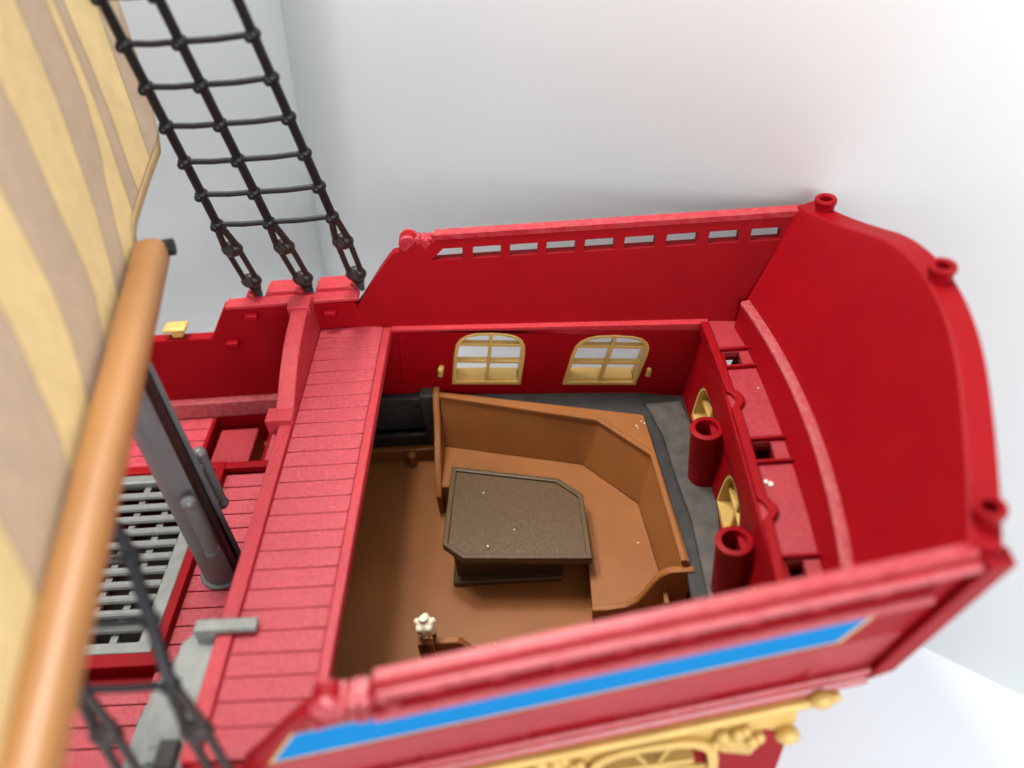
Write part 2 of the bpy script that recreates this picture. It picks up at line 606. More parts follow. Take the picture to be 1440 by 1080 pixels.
# ---- lower stern below the transom (seen only from outside)
q = MB()
for y0, y1 in zip(Y, Y[1:]):
    for (z0, z1) in ((1.0, -3.0), (-3.0, -8.5)):
        fx = lambda y, z: LED_X(y) + 0.2 - 0.30 * (1.0 - z) * 0.9
        q.poly([V(fx(y0, z0), y0, z0), V(fx(y1, z0), y1, z0), V(fx(y1, z1), y1, z1), V(fx(y0, z1), y0, z1)])
q.build("stern_panel", RED, ship)

# ---- poop bulwarks with slots, rail, mouldings, scroll
for s in (1, -1):
    def fin(u, v, s=s):
        return V(u, s * ybi(u, v), v)

    def fout(u, v, s=s):
        return V(u, s * (ybi(u, v) + BT), v)
    outer = [(-2.05, -0.3)]
    outer += [(-1.85, 0.0), (-1.55, 0.75), (-0.9, 1.5), (-0.35, 2.2), (0.3, 3.05), (0.85, 3.7), (1.1, 3.95), (1.4, 4.02)]
    # volute bump
    for k in range(9):
        t = math.pi * (1.12 - 1.12 * k / 8)
        outer.append((1.95 + 0.48 * math.cos(t), 4.42 + 0.48 * math.sin(t)))
    outer += [(2.55, 4.52), (2.62, 4.62), (3.1, 4.66), (3.16, 4.55), (3.22, 4.55), (3.26, rail_z(3.3))]
    outer += [(19.95, rail_z(19.95)), (20.3, 5.6), (18.9, 1.6), (18.3, -0.05), (0, -0.05)] if s > 0 else [(19.95, rail_z(19.95)), (20.3, 5.6), (18.9, 1.0), (18.2, -0.9), (-2.6, -2.0)]
    slots = []
    xs = [(3.0, 4.5), (5.0, 6.35), (6.78, 8.1), (8.5, 9.85), (10.28, 11.62), (12.08, 13.45), (13.95, 15.3), (15.8, 17.1), (17.6, 18.85)]
    for k, (x0, x1) in enumerate(xs):
        zb = lambda x: 3.40 + 0.0725 * x
        if k == 0:
            slots.append([(x0, zb(x0)), (x1, zb(x1)), (x1 + 0.06, zb(x1) + 0.55), (x0 + 0.62, zb(x0 + .6) + 0.55)])
        else:
            slots.append([(x0, zb(x0)), (x1, zb(x1)), (x1 + 0.06, zb(x1) + 0.55), (x0 + 0.08, zb(x0) + 0.55)])
    q = MB()
    q.prism(outer, slots, fin, fout)
    bul = q.build("stern_bulwark", RED, ship, bevel=0.05)
    # rail
    q = MB()
    xs_ = [3.26 + (19.7 - 3.26) * k / 20 for k in range(21)]
    prof = [(-0.08, -0.16), (-0.08, 0.10), (-0.01, 0.18), (0.30, 0.20), (0.38, 0.14), (0.41, 0.0), (0.48, -0.04), (0.62, -0.06), (0.69, -0.13), (0.69, -0.28), (0.62, -0.36), (0.45, -0.4)]
    prof = [(u * (-1 if s > 0 else 1), v) for u, v in prof]
    q.sweep([V(x, s * ybi(x, rail_z(x)), rail_z(x)) for x in xs_], prof)
    q.build("rail", RED_GLOSS, bul)
    # scroll lump
    q = MB()
    q.lathe([(0, -0.03), (0.40, -0.03), (0.46, 0.04), (0.46, BT + 0.2), (0.38, BT + 0.28), (0.2, BT + 0.2), (0, BT + 0.3)], V(1.95, s * ybi(1.95, 4.4), 4.42), axis=(0, s, 0), n=28)
    q.lathe([(0, -0.02), (0.24, -0.02), (0.26, BT + 0.15), (0, BT + 0.2)], V(2.85, s * ybi(2.85, 4.4), 4.42), axis=(0, s, 0), n=20)
    for xr in (2.38, 2.7, 3.0):
        q.tube([V(xr, s * (ybi(xr, 4.5) + 0.02), 4.55), V(xr, s * (ybi(xr, 4.5) + BT + 0.2), 4.5), V(xr - 0.15, s * (ybi(xr, 4.0) + BT + 0.15), 3.9)], 0.17, 10)
    q.build("scroll", RED_GLOSS, bul)
    # acanthus curls on the outside below the volute
    q = MB()
    for k, (x, z, r) in enumerate([] if s > 0 else [(2.0, 3.75, 0.42), (2.95, 3.95, 0.34), (1.45, 3.35, 0.26), (2.65, 3.35, 0.26), (3.5, 3.6, 0.26), (3.3, 4.3, .2)]):
        pts = []
        for j in range(15):
            t = j / 14 * 4.6 + k
            rr = r * (1 - 0.055 * j)
            pts.append(V(x + rr * math.cos(t), s * (ybi(x, z) + BT + 0.05), z + rr * math.sin(t)))
        q.tube(pts, 0.12, 8)
    if s < 0:
        q.build("scroll_carving", RED_GLOSS, bul)

    # outside mouldings
    def mould(name, m, zoff, h, proud, x0, x1, rise=0.0715, bev=0.05, out=0.0):
        q = MB()
        n = 16
        pts = [x0 + (x1 - x0) * k / n for k in range(n + 1)]
        pr = [(-0.05, -h / 2), (proud * 0.8, -h / 2), (proud, -h * 0.2), (proud, h * 0.2), (proud * 0.75, h / 2), (-0.05, h / 2)]
        pr = [(u * (-1 if s > 0 else 1), v) for u, v in pr]
        q.sweep([V(x, s * (ybi(x, zoff + rise * x) + BT + out), zoff + rise * x) for x in pts], pr)
        return q.build(name, m, bul)
    mould("moulding", RED_GLOSS, 2.95, 0.40, 0.2, 2.9, 18.9)
    # blue sticker strip with a gold line round it
    def sticker(name, m, zt, zb, x0, x1, sl0, sl1, out):
        q = MB()
        n = 20
        top = [(x0 + sl0 + (x1 + sl1 - x0 - sl0) * k / n) for k in range(n + 1)]
        bot = [(x0 + (x1 - x0) * k / n) for k in range(n + 1)]
        P = [V(x, s * (ybi(x, zt + .0715 * x) + BT + out), zt + .0715 * x) for x in top]
        Q = [V(x, s * (ybi(x, zb + .0715 * x) + BT + out), zb + .0715 * x) for x in bot]
        for k in range(n):
            q.poly([Q[k], Q[k + 1], P[k + 1], P[k]])
        return q.build(name, m, bul)
    sticker("sticker_border", GOLD, 2.80, 0.84, -0.75, 16.75, 1.25, 0.95, 0.012)
    sticker("blue_stripe", BLUE, 2.74, 0.96, -0.55, 16.6, 1.15, 0.9, 0.018)
    if s < 0:
        mould("lower_moulding", RED_GLOSS, -1.55, 0.36, 0.30, -2.3, 18.3, rise=0.06)
    if s < 0:
        mould("lower_moulding", RED_GLOSS, -2.0, 0.34, 0.40, -2.4, 18.1, rise=0.06)
    q = MB()
    if s > 0:
        q.prism([(-0.8, 0.2), (18.3, 0.3), (18.7, 2.0), (-0.6, 0.9)], [], lambda u, v, s=s: V(u, s * (ybi(u, v) + BT - 0.02), v), lambda u, v, s=s: V(u, s * (ybi(u, v) + BT + 0.006), v))
    else:
        q.prism([(-2.0, -1.5), (18.3, -0.4), (18.7, 2.0), (-0.9, 0.6)], [], lambda u, v, s=s: V(u, s * (ybi(u, v) + BT - 0.02), v), lambda u, v, s=s: V(u, s * (ybi(u, v) + BT + 0.006), v))
    q.build("dusty_band", RED_DUSTY, bul)
    # aft corner post
    q = MB()
    q.prism([(18.6, 1.0), (18.05, -0.75), (18.95, -0.45), (20.75, 5.9), (20.0, 6.05), (19.6, 4.8)], [], lambda u, v, s=s: V(u, s * (ybi(u, max(v, 0)) + 0.1), v), lambda u, v, s=s: V(u, s * (ybi(u, max(v, 0)) + BT + 0.28), v))
    q.build("corner_post", RED, bul, bevel=0.08)

    if s > 0:
        continue
    # gold framework on the outer cabin wall
    gw = MB()
    yo = lambda x: yw(x) + 0.55
    gp = lambda x, d, z: V(x, s * (yw(x, z) + 0.55 + d), z)
    pr = [(0, -0.2), (0.34, -0.2), (0.42, -0.05), (0.42, 0.06), (0.3, 0.16), (0, 0.16)]
    pr = [(u * (-1 if s > 0 else 1), v) for u, v in pr]
    gw.sweep([gp(1.0 + 16.2 * k / 12, 0, -2.45 + 0.07 * (1.0 + 16.2 * k / 12)) for k in range(13)], pr)
    gold = gw.build("gold_cornice", GOLD, bul, bevel=0.03)
    for x in (16.6, 15.6):
        q = MB()
        q.ball(gp(x, 0.3, -1.15 if x > 16 else -2.7), 0.34, (1.25, 1, 1))
        q.build("gold_boss", GOLD, bul)
    for x in (2.4, 7.85, 13.9):
        q = MB()
        for k in range(7):
            q.ball(gp(x - 0.75 + 0.25 * k, 0.25, -2.35 + 0.28 * math.sin(k * 2.1) - 0.12 * abs(k - 3)), 0.22 + 0.05 * (k % 2), (1, 1, 1.2))
        for k in range(5):
            q.ball(gp(x - 0.4 + 0.2 * k, 0.2, -2.9 - 0.08 * k), 0.24, (1, 0.8, 1.7))
        q.build("gold_ornament", GOLD, bul)
    # relief panel behind the ornament
    q = MB()
    lowe = []
    for k in range(60):
        x = 15.9 - 15.4 * k / 59
        lowe.append((x, -3.15 + 0.05 * x - 0.22 * abs(math.sin(k * 0.8))))
    q.prism([(0.5, -2.5), (15.9, -1.45)] + lowe, [], lambda u, v: gp(u, 0.01, v), lambda u, v: gp(u, 0.16, v))
    q.build("gold_relief", GOLD, bul)
    for x0, x1 in WIN:
        x0 += 0.3
        x1 += 0.3
        q = MB()
        op = arch(x0 - 0.45, x1 + 0.45, WZB - 2.6, WZS - 2.0, WZT - 2.35 + 0.04 * x0)
        ip = arch(x0 - 0.1, x1 + 0.1, WZB - 2.2, WZS - 2.0, WZT - 2.65 + 0.04 * x0)
        q.prism(op, [ip], lambda u, v: gp(u, 0, v), lambda u, v: gp(u, 0.4, v))
        for k in range(4):
            zz = WZB - 1.75 + 0.55 * k
            q.box(-(x1 - x0) / 2, (x1 - x0) / 2, -0.08, 0.08, -0.07, 0.07, at=gp((x0 + x1) / 2, 0.25, zz))
        for k in (-1, 1):
            q.tube([gp((x0 + x1) / 2 - 0.9 * k, 0.3, WZB - 2.0), gp((x0 + x1) / 2 + 0.7 * k, 0.3, WZT - 2.5 + 0.04 * x0)], 0.08, 8)
        q.build("gold_window_surround", GOLD, bul, bevel=0.03)

# ---- planked walkway deck in front of the cabin opening
q = MB()
q.box(-3.9, 0.3, -11.35, 11.35, -0.6, -0.05)
deck = q.build("poop_deck", RED, ship)
q = MB()
k = 0
ytop = 10.51
edges = [11.28] + [ytop - 0.9 * k for k in range(24)] + [-11.28]
for y1, y0 in zip(edges, edges[1:]):
    q.box(-3.28, -0.02, y0 + 0.012, y1 - 0.012, -0.3, 0.0)
q.build("planks", RED_DECK, deck, bevel=0.03, seg=1)
q = MB()
q.box(-3.95, -3.34, -11.3, 4.2, -0.55, 0.10)
q.build("deck_lip", RED_MID, deck, bevel=0.05)
# opening rim
q = MB()
q.box(0.0, 0.42, -10.9, 10.95, -0.35, 0.10)
q.build("opening_rim", RED_MID, deck, bevel=0.06)
for s in (1, -1):
    q = MB()
    n = 18
    for i in range(n):
        x0 = 0.42 + (15.9 - 0.42) * i / n
        x1 = 0.42 + (15.9 - 0.42) * (i + 1) / n
        fi = lambda x: 10.78 - 0.147 * x
        fo = lambda x: ybi(x, sheer(x)) + 0.1
        for za, zb_ in ((0.04, 0.04),):
            q.poly([V(x0, s * fi(x0), 0.02 + sheer(x0)), V(x1, s * fi(x1), 0.02 + sheer(x1)), V(x1, s * fo(x1), 0.02 + sheer(x1)), V(x0, s * fo(x0), 0.02 + sheer(x0))])
            q.poly([V(x0, s * fi(x0), 0.02 + sheer(x0)), V(x0, s * fi(x0), -0.10 + sheer(x0)), V(x1, s * fi(x1), -0.10 + sheer(x1)), V(x1, s * fi(x1), 0.02 + sheer(x1))])
            q.poly([V(x0, s * fi(x0), -0.10 + sheer(x0)), V(x0, s * (yw(x0, 0) + 0.2), -0.12), V(x1, s * (yw(x1, 0) + 0.2), -0.12), V(x1, s * fi(x1), -0.10 + sheer(x1))])
    q.build("side_rim", RED_MID, deck)
# front bulkhead below the walkway
q = MB()
q.prism([(-11.3, -8.6), (11.3, -8.6), (11.3, -0.58), (-11.3, -0.58)], [[(-3, -5.0), (3, -5.0), (3, -1.2), (-3, -1.2)]], lambda u, v: V(-3.55, u, v), lambda u, v: V(-3.15, u, v))
q.build("bulkhead", RED, ship)

# swept rail at the far end of the walkway edge
q = MB()
topc = [(4.75, 0.42), (5.3, 0.62), (6.0, 0.95), (6.8, 1.28), (7.8, 1.58), (8.8, 1.78), (9.8, 1.90), (10.3, 1.95), (11.35, 1.98)]
q.prism([(4.75, -0.3)] + topc + [(11.35, -0.3)], [], lambda u, v: V(-4.15, u, v), lambda u, v: V(-3.32, u, v))
br = q.build("swept_rail", RED_MID, ship, bevel=0.06)
q = MB()
q.box(-4.55, -3.3, 4.1, 5.0, -0.5, 0.38)
q.prism([(-4.4, -0.45), (-3.4, -0.45), (-3.4, -2.6), (-3.75, -2.6)], [], lambda u, v: V(u, 4.2, v), lambda u, v: V(u, 4.95, v))
q.build("rail_foot", RED_MID, br, bevel=0.06)
q = MB()
q.box(-4.35, -3.25, 10.35, 11.4, 1.5, 2.1)
q.build("rail_head", RED_MID, br, bevel=0.06)

# ---- cabin interior: grey ledge, floor
q = MB()
q.slab([(-3.1, 10.75), (15.35, 9.3), (15.35, -9.3), (-3.1, -10.75), (-3.1, -9.7), (13.55, -8.2), (13.5, -1.7), (13.0, 4.6), (12.6, 7.3), (2.2, 9.95), (-3.1, 10.45)], ZL - 0.45, ZL)
gl = q.build("grey_ledge", GREY_SHADED, ship, bevel=0.06)
q = MB()
q.slab([(12.99, 8.26), (13.54, 5.95), (13.77, 3.25), (14.08, 0.59), (14.1, -1.71), (14.12, -3.81), (14.219999999999999, -8.5), (14.799999999999999, -8.5), (14.85, -3.52), (15.37, 1.31), (15.17, 4.88), (14.78, 8.36)], ZL, ZL + 0.3)
q.build("ledge_step", GREY, gl, bevel=0.08)
q = MB()
q.box(1.30, 2.1, 9.85, 10.62, -7.6, ZL + 0.3)
q.box(-3.1, 1.30, 10.35, 10.6, -7.6, ZL)
q.box(-3.1, 1.30, 9.75, 10.35, -6.65, -6.4)
q.box(-3.1, 1.30, 9.95, 10.5, -7.6, -6.4)
q.build("grey_niche", GREY_SHADED, gl, bevel=0.05)
q = MB()
q.slab([(-3.1, 10.4), (13.6, 9.0), (14.6, 6), (14.6, -8.6), (-3.1, -10.2)], ZF - 0.4, ZF)
fl = q.build("cabin_floor", BROWN, ship)
q = MB()
q.box(-3.1, 2.0, 9.55, 9.95, ZF, ZF + 0.85)
q.tube([(0.35, 9.3, ZF), (0.35, 9.3, ZF + 0.75)], 0.25, 16)
q.build("floor_edge", BROWN, fl, bevel=0.06)
# low curved rail near the front of the cabin and its post with a pale knob
q = MB()
pts = [(2.75, ZF), (2.75, -5.95), (3.75, -5.95), (3.95, -6.1), (4.15, -6.5), (4.4, -6.8), (4.8, -6.9), (7.2, -6.9), (7.2, ZF)]
q.prism(pts, [], lambda u, v: V(u, -3.25, v), lambda u, v: V(u, -3.6, v))
lw = q.build("low_rail", BROWN, ship, bevel=0.06)
q = MB()
q.box(2.05, 2.3, -3.75, -3.0, ZF, -5.75)
q.box(2.3, 2.75, -3.75, -3.45, ZF, -5.75)
q.box(2.62, 2.80, -3.2, -3.0, ZF, -5.2)
q.build("post", BROWN, lw, bevel=0.05)
q = MB()
kc = V(2.48, -3.32, -5.05)
q.ball(kc, 0.42, (1, 1, 1.15))
for k in range(5):
    t = k * 2 * math.pi / 5 + 0.3
    q.ball(kc + V(0.33 * math.cos(t), 0.33 * math.sin(t), 0.2), 0.16)
    q.ball(kc + V(0.28 * math.cos(t + 0.6), 0.28 * math.sin(t + 0.6), -0.26), 0.15)
q.lathe([(0.0, 0.62), (0.16, 0.6), (0.2, 0.5), (0.2, 0.3)], kc, n=16)
q.lathe([(0.2, -0.3), (0.24, -0.5), (0.14, -0.75), (0, -0.75)], kc, n=16)
q.build("knob", CREAM, lw)

# ------------------------------------------------------------------ the corner bench
bench = thing("corner_bench", "brown plastic corner bench with high angled back running round the dark table", "bench", (9, 4, ZF))
ZT = -3.75
ZS = -6.5
outl = [(2.2, 10.18), (12.78, 7.38), (13.66, -1.72)]
back = [(2.45, 9.77), (10.48, 7.23), (12.89, 4.55), (13.42, -1.72)]
seatb = [(2.36, 8.85), (9.66, 6.87), (12.19, 4.02), (12.86, -1.72)]
seatf = [(2.36, 5.9), (7.9, 5.3), (9.53, 3.5), (9.53, -1.72)]
q = MB()
q.slab(outl + back[::-1], ZT - 0.3, ZT)
q.build("back_rim", BROWN, bench, bevel=0.04)
q = MB()
for i in range(3):
    t0, t1 = V(*back[i], ZT - 0.03), V(*back[i + 1], ZT - 0.03)
    b0, b1 = V(*seatb[i], ZS), V(*seatb[i + 1], ZS)
    for m in range(12):
        for n in range(6):
            P_ = lambda a_, b_: lerp(lerp(t0, t1, a_ / 12), lerp(b0, b1, a_ / 12), b_ / 6)
            q.poly([P_(m, n), P_(m + 1, n), P_(m + 1, n + 1), P_(m, n + 1)])
o = q.build("backrest", BROWN, bench)
# raised thin lip at the inner edge of the rim
q = MB()
q.sweep([V(x, y, ZT + 0.02) for x, y in back], [(-0.14, -0.12), (-0.14, 0.06), (-0.08, 0.1), (0.06, 0.1), (0.12, 0.05), (0.12, -0.12)])
q.build("back_lip", BROWN, bench)
q = MB()
q.slab(seatb + seatf[::-1], ZF, ZS)
q.build("seat", BROWN, bench, bevel=0.06)
q = MB()
ep = [(10.2, ZF), (10.45, ZT + 0.12), (9.9, ZT + 0.12), (9.3, -4.1), (8.7, -4.7), (8.1, -5.1), (7.3, -5.5), (6.6, -5.95), (5.85, -6.6), (5.55, -6.9), (5.6, ZF)]
q.prism(ep, [], lambda u, v: V(2.05, u, v), lambda u, v: V(2.38, u, v))
q.build("end_panel", BROWN, bench, bevel=0.07)
q = MB()
ap = [(9.50, ZF), (9.50, -6.43), (10.3, -6.42), (10.9, -6.32), (11.4, -6.0), (11.75, -5.45), (12.1, -4.75), (12.4, -4.25), (12.75, -4.02), (13.85, -4.02), (13.85, -4.3), (13.45, -6.6), (13.3, ZF)]
q.prism(ap, [], lambda u, v: V(u, -1.70, v), lambda u, v: V(u, -2.02, v))
q.build("arm_panel", BROWN, bench, bevel=0.07)
q = MB()
q.box(12.55, 12.75, -2.6, -2.0, ZF, -5.3)
q.build("bracket", BROWN, bench, bevel=0.04)

# ------------------------------------------------------------------ the table
table = thing("cabin_table", "dark brown six-sided table with raised edge standing inside the brown corner bench", "table", (6, 2.5, ZF))
tp = [(3.04, 6.17), (2.88, 1.20), (3.85, 0.33), (9.69, -0.07), (9.51, 3.75), (8.37, 4.91)]
cx = sum(p[0] for p in tp) / 6
cy = sum(p[1] for p in tp) / 6


def inset(pts, d):
    n = len(pts)
    res = []
    for i in range(n):
        p0, p1, p2 = Vector(pts[i - 1]), Vector(pts[i]), Vector(pts[(i + 1) % n])
        e1 = (p1 - p0).normalized()
        e2 = (p2 - p1).normalized()
        n1 = Vector((-e1.y, e1.x))
        n2 = Vector((-e2.y, e2.x))
        m = (n1 + n2).normalized()
        k = d / max(0.3, m.dot(n1))
        res.append(tuple(p1 + m * k))
    return res


ti = inset(tp, 0.26)
q = MB()
q.slab(tp, -5.72, -5.42)
q.build("tabletop", TABLE, table, bevel=0.05)
q = MB()
q.slab(tp, -5.425, -5.30, [ti])
q.build("table_edge", TABLE, table, bevel=0.05)
q = MB()
q.box(3.25, 8.15, 1.35, 4.6, ZF + 0.3, -5.72)
q.build("pedestal", TABLE, table, bevel=0.04)
q = MB()
q.box(3.05, 8.3, 0.9, 4.9, ZF + 0.004, ZF + 0.3)
q.build("foot", TABLE, table, bevel=0.1)

# ------------------------------------------------------------------ main deck
DZ = ZM
q = MB()
well = [(-10.4, 7.0), (-6.9, 7.0), (-6.9, 11.2), (-10.4, 11.2)]
hatch = [(-14.6, -4.2), (-8.75, -4.2), (-8.75, 6.4), (-14.6, 6.4)]
q.slab([(-24, -11.4), (-3.5, -11.4), (-3.5, 11.4), (-24, 11.4)], DZ - 0.5, DZ - 0.3, [well, hatch])
md_ = q.build("main_deck", RED, ship)
q = MB()
y = 10.9
while y > -11.3:
    for x0, x1 in ((-24, -14.6), (-14.6, -8.75), (-8.75, -3.55)):
        inh = (x0 == -14.6 and -4.9 < y - 0.45 < 6.9) or (y > 7.0 and x1 == -3.55)
        if not inh:
            if y > 7.2 and x0 == -14.6:
                x1 = -10.45
            q.box(x0, x1, y - 0.9 + 0.025, y - 0.025, DZ - 0.32, DZ)
    y -= 0.9
q.box(-6.85, -3.55, 7.0, 11.3, DZ - 0.32, DZ)
q.build("deck_planks", RED_DECK, md_, bevel=0.03, seg=1)
q = MB()
q.prism([(-14.95, -4.75), (-8.55, -4.75), (-8.55, 6.95), (-14.95, 6.95)], [[(-14.6, -4.1), (-9.0, -4.1), (-9.0, 6.45), (-14.6, 6.45)]],
        lambda u, v: V(u, v, DZ + 0.45), lambda u, v: V(u, v, DZ - 3.9))
q.build("hatch_coaming", RED, md_, bevel=0.06)
q = MB()
q.box(-9.0, -6.2, 6.45, 6.9, DZ, DZ + 0.42)
q.build("deck_beam", RED, md_, bevel=0.06)
q = MB()
q.box(-14.6, -8.7, -4.2, 6.5, DZ - 4, DZ - 3.8)
q.build("hold_floor", DARKB, md_)
# sunken well with a red box inside
q = MB()
q.box(-10.45, -10.25, 7.0, 11.2, DZ - 2.2, DZ + 0.02)
q.box(-6.95, -6.8, 7.0, 11.2, DZ - 2.2, DZ + 0.05)
q.box(-10.4, -6.8, 10.92, 11.2, DZ - 2.2, DZ + 0.3)
q.box(-10.4, -6.8, 6.85, 7.05, DZ - 2.2, DZ + 0.03)
q.build("deck_well", RED, md_)
q = MB()
q.box(-10.4, -6.8, 7.0, 11.2, DZ - 2.3, DZ - 2.1)
q.build("well_floor", BROWN, md_)
q = MB()
q.box(-10.0, -7.9, 7.3, 10.3, DZ - 2.1, DZ - 0.45)
q.build("well_box", RED_DUSTY, md_, bevel=0.06)

# ---- main deck bulwarks
for s in (1, -1):
    yi, yo_ = (11.35, 11.95) if s > 0 else (11.7, 12.0)
    fi = lambda u, v, s=s, y=yi: V(u, s * y, v)
    fo = lambda u, v, s=s, y=yo_: V(u, s * y, v)
    q = MB()
    if s > 0:
        q.prism([(-24, -6), (-1.2, -6), (-1.2, 1.45), (-7.9, 1.72), (-9.1, -0.15), (-24, 0.2)], [], fi, fo)
    else:
        q.prism([(-24, -6), (-1.2, -6), (-1.2, -0.9), (-24, -0.9)], [], fi, fo)
    bw_ = q.build("waist_bulwark", RED, ship, bevel=0.06)
    if s > 0:
        q = MB()
        q.box(-7.8, -1.0, 11.3, 12.05, 1.55, 1.78)
        q.build("bulwark_cap", RED_MID, bw_, bevel=0.06)
        q = MB()
        q.box(-24, -4.2, 10.9, 11.36, -5.2, -4.15)
        q.build("waterway", RED_LEDGE, bw_, bevel=0.06)
        for xa, za in ((-6.55, 1.15), (-8.0, -0.45), (-2.55, 1.0)):
            q = MB()
            q.box(xa - 0.33, xa + 0.33, 10.95, 11.35, za - 0.18, za + 0.18)
            q.build("bulwark_peg", RED, bw_, bevel=0.07)
    for xa, xb in ((-6.95, -6.45), (-5.95, -3.85), (-3.35, -1.25)):
        q = MB()
        dz = 0 if s > 0 else -2.2
        q.prism([(xa, 1.2 + dz), (xb, 1.2 + dz), (xb - 0.02, 1.72 + dz), (xb - 0.2, 1.98 + dz), (xa + 0.2, 1.98 + dz), (xa + 0.02, 1.72 + dz)], [], lambda u, v, s=s: V(u, s * 12.06, v), lambda u, v, s=s: V(u, s * 13.1, v))
        q.build("channel_block", RED_MID, bw_, bevel=0.06)
q = MB()
q.box(-11.5, -10.3, 11.3, 12.1, 0.35, 0.6)
q.box(-11.2, -10.6, 11.5, 11.9, -0.1, 0.36)
q.build("gold_fitting", GOLD, ship, bevel=0.1)

# ---- mast: grey C-shaped post with a dark slot and two cleats
MX, MY = -7.05, 0.30
q = MB()
n = 30
prof_o = []
a0 = math.radians(40)
for k in range(n + 1):
    t = a0 + (2 * math.pi - 2 * a0) * k / n - math.radians(2)
    prof_o.append((0.95 * math.cos(t), 0.95 * math.sin(t)))
prof_i = []
for k in range(n + 1):
    t = a0 * 1.12 + (2 * math.pi - 2.24 * a0) * (n - k) / n - math.radians(2)
    prof_i.append((0.74 * math.cos(t), 0.74 * math.sin(t)))
prof = prof_o + prof_i
lo = [q.bm.verts.new(V(MX + p[0], MY + p[1], ZM + 0.01)) for p in prof]
hi = [q.bm.verts.new(V(MX + p[0] * 0.9, MY + p[1] * 0.9, 8.5)) for p in prof]
m_ = len(prof)
for k in range(m_):
    q.bm.faces.new((lo[k], lo[(k + 1) % m_], hi[(k + 1) % m_], hi[k]))
mast = q.build("mast", MASTM, ship)
q = MB()
q.tube([(MX, MY, ZM), (MX, MY, 8.6)], 0.60, 20)
q.build("mast_core", DARKB, mast)
q = MB()
q.tube([(MX - 0.2, MY, 8.3), (MX - 1.3, MY, 34)], 0.40, 16)
q.build("topmast", MASTM, mast)
q = MB()
q.lathe([(1.12, 0.0), (1.12, 0.12), (1.02, 0.2), (0.9, 0.2)], (MX, MY, ZM), n=32)
q.build("mast_collar", MASTM, mast)
for ang, z0, z1 in ((-62, -2.2, 0.9), (78, -2.3, 0.8)):
    t = math.radians(ang)
    d = V(math.cos(t), math.sin(t), 0)
    q = MB()
    c0 = V(MX, MY, 0)
    q.tube([c0 + d * 1.55 + V(0, 0, z0), c0 + d * 1.55 + V(0, 0, z1)], 0.27, 14)
    q.ball(c0 + d * 1.55 + V(0, 0, z1), 0.32)
    q.ball(c0 + d * 1.55 + V(0, 0, z0), 0.32)
    q.tube([c0 + d * 0.8 + V(0, 0, z0 + 0.4), c0 + d * 1.55 + V(0, 0, z0 + 0.4)], 0.18, 10)
    q.tube([c0 + d * 0.8 + V(0, 0, z1 - 0.5), c0 + d * 1.55 + V(0, 0, z1 - 0.5)], 0.18, 10)
    q.build("cleat", MASTM, mast)

# ---- spar and sail
O = V(-5.4602, 0, 9.6)
D = V(-0.19434, 0.98094, 0)
Nn = V(0.98094, 0.19434, 0)
s_tip = 4.06
q = MB()
rr = 0.62
pro = []
for k in range(16):
    t = 2 * math.pi * k / 16
    e = 0.72
    pro.append((rr * math.copysign(abs(math.cos(t)) ** e, math.cos(t)), rr * math.copysign(abs(math.sin(t)) ** e, math.sin(t))))
pa = [s_tip, s_tip - 0.08, s_tip - 0.25, s_tip - 0.6, -4, -10, -17.5]
q.sweep([O + D * t for t in pa], pro, scale=[0.45, 0.75, 0.95, 1.0, 1.0, 0.98, 0.95])
spar = q.build("spar", SPAR, ship)
q = MB()
q.tube([O + D * (s_tip - 0.1) + Nn * 0.3, O + D * (s_tip - 0.1) + Nn * 0.80], 0.33, 14)
q.build("spar_cap", BLACK, spar)


def sail_off(s_, z):
    return -0.75 + (0.011 if s_ > 0 else 0.002) * s_ * s_ - 0.7 * math.sin(min(1, max(0, (z - 8) / 22)) * math.pi)


def sail_pt(s_, z, d=0.0):
    return O + D * s_ + Nn * (sail_off(s_, z) + d) + V(0, 0, z - 9.6)


RIGHT = [(9.86, 10.86), (10.35, 11.43), (10.95, 12.73), (11.34, 14.08), (11.75, 16.47), (12.2, 20), (12.4, 24), (12.4, 30)]


def sail_right(z):
    for (s0, z0), (s1, z1) in zip(RIGHT, RIGHT[1:]):
        if z <= z1:
            return s0 + (s1 - s0) * max(0, (z - z0)) / (z1 - z0)
    return RIGHT[-1][0]


def sail_foot(s_):
    pts = [(-20, 8.2), (-10, 8.3), (-4, 8.6), (-0.2, 8.8), (2.9, 8.95), (3.8, 9.12), (4.5, 9.6), (5.0, 10.0), (7.34, 10.4), (9.86, 10.86), (13, 12.0)]
    for (s0, z0), (s1, z1) in zip(pts, pts[1:]):
        if s_ <= s1:
            return z0 + (z1 - z0) * (s_ - s0) / (s1 - s0)
    return 12


